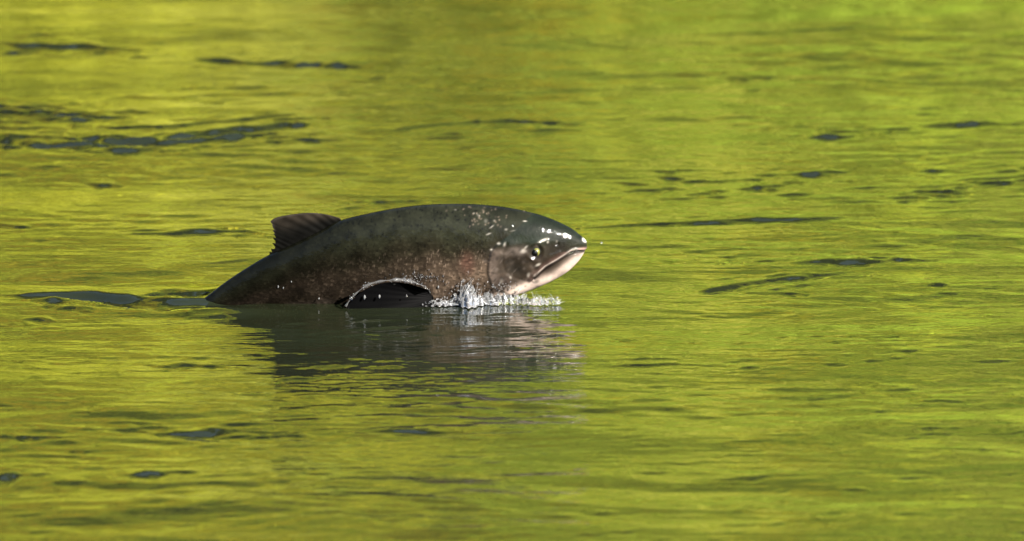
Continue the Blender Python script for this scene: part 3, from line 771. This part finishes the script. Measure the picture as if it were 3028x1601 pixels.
sww = fw[:, None] - 6 - np.clip(base_w, 8, None)[:, None] * (1 - tt[None]) ** 1.8 + 3.0 * n2
syy = syy + sww * -0.0 
s1 = side_to_world(sxx, syy, sww); s2 = side_to_world(sxx, syy, sww + 4 + 6 * (1 - tt[None]))
sf = grid_faces(nx, ny); sf3 = np.concatenate([sf[:, [0, 1, 2]], sf[:, [0, 2, 3]]])
NS = nx * ny
rim = np.array([i * ny for i in range(nx)] + [(nx - 1) * ny + k for k in range(1, ny)] + [i * ny + ny - 1 for i in range(nx - 2, -1, -1)] + [k for k in range(ny - 2, 0, -1)])
rim2 = np.roll(rim, -1)
sheet = (np.concatenate([s1.reshape(-1, 3), s2.reshape(-1, 3)]), np.concatenate([sf3, sf3[:, ::-1] + NS, np.stack([rim2, rim, rim + NS], -1), np.stack([rim2, rim + NS, rim2 + NS], -1)]))
tag(mesh_obj('water_sheet', *sheet, M_CLEAR), 'torn clear sheet of water rising round the salmon throat', 'splash', kind='stuff')
v, f = join([blobs(SPEC)] + STR)
tag(mesh_obj('splash', v, f, M_SPLASH), 'white broken spray along the waterline below the salmon gills', 'splash', kind='stuff')

# film of water running off the arched edge of the pectoral fin
arc = smooth_path([(1027, 888), (1040, 868), (1062, 846), (1095, 824), (1140, 813), (1185, 812), (1230, 822), (1262, 838), (1278, 856)], 90)
wv = np.linspace(0, 1, 90)
wof = -70 - 55 * np.interp(arc[:, 0], [1027, 1150, 1278], [1.0, 0.9, 0.05]) - 4
pth = side_to_world(arc[:, 0], arc[:, 1], wof)
rad = (2.8 + 4.2 * np.sin(wv * math.pi) * (0.7 + 0.3 * np.sin(wv * 11 + 1)) + 0.5 * np.sin(wv * 23) + 0.4 * np.sin(wv * 47 + 1)) / PXM
rad = 0.85 * rad * np.clip(0.8 + 0.75 * np.sin(wv * 29 + 2) * np.sin(wv * 13 + 1), 0.15, 1.3)
film = [tube(pth, np.clip(rad, 0.0006, None), 10)]
film[0] = (film[0][0], np.concatenate([film[0][1][:, [0, 1, 2]], film[0][1][:, [0, 2, 3]]]))
sp = []
for i in range(40):
    k = int(np.clip(rs.choice([12, 30, 55, 60, 74, 84]) + rs.normal(0, 5), 2, 87)); c = pth[k] + rs.normal(0, 1, 3) * np.array([0.003, 0.002, 0.0028]) + np.array([0, -0.002, 0])
    sp.append((c, np.array([rs.uniform(0.8, 2.2), 1, rs.uniform(1, 2.2)]) * 0.0008 * rs.uniform(0.3, 1.5), rs.normal(0, 0.4), rs.uniform(0, 6)))
film.append(blobs(sp))
sp = []
for i in range(95):                        # beads running up over the flank above the arc
    x, y = rs.normal(1232, 38), rs.normal(812, 9)
    sp.append((at(x, y, front_w(x, y) - rs.uniform(1, 5)), np.array([1, 1, rs.uniform(0.8, 2.4)]) * 0.0006 * rs.uniform(0.5, 1.6), rs.normal(0, 0.5), rs.uniform(0, 6)))
film.append(blobs(sp))
v, f = join(film)
tag(mesh_obj('water_film', v, f, M_FILM), 'glinting arc of water pouring off the spread pectoral fin', 'water film', kind='stuff')

# single drops that can be told apart
def drop(px, py, w, r, stretch, label):
    v, f = blobs([(np.zeros(3), np.array([1, 1, stretch]) * r, 0.1, px)])
    o = mesh_obj('water_droplet', v, f, M_SPLASH); o.location = at(px, py, w).tolist()
    tag(o, label, 'droplet', 'flying water droplets')
drop(1783, 717, -10, 0.0022, 1.0, 'tiny lone droplet in the air ahead of the snout')
drop(865, 826, front_w(865, 826) - 2, 0.0010, 1.6, 'bright droplet on the dark flank below the dorsal fin')
drop(826, 842, front_w(826, 842) - 2, 0.0010, 2.2, 'pale drop on the flank nearest the tail')
drop(841, 845, front_w(841, 845) - 2, 0.0010, 2.0, 'pale drop just right of the one nearest the tail')
drop(947, 876, front_w(947, 872) - 8, 0.0013, 1.4, 'bright drop hanging from the belly left of the arc')
drop(1127, 858, -135, 0.0016, 1.8, 'bright drop falling inside the arc, middle of three')
drop(1083, 860, -135, 0.0017, 2.0, 'bright drop falling inside the arc, nearest its left end')
drop(1207, 858, -125, 0.0011, 1.6, 'small drop falling inside the arc, right one of three')
drop(1300, 838, front_w(1300, 838) - 2, 0.0018, 1.5, 'bright drop on the belly right of the arc')
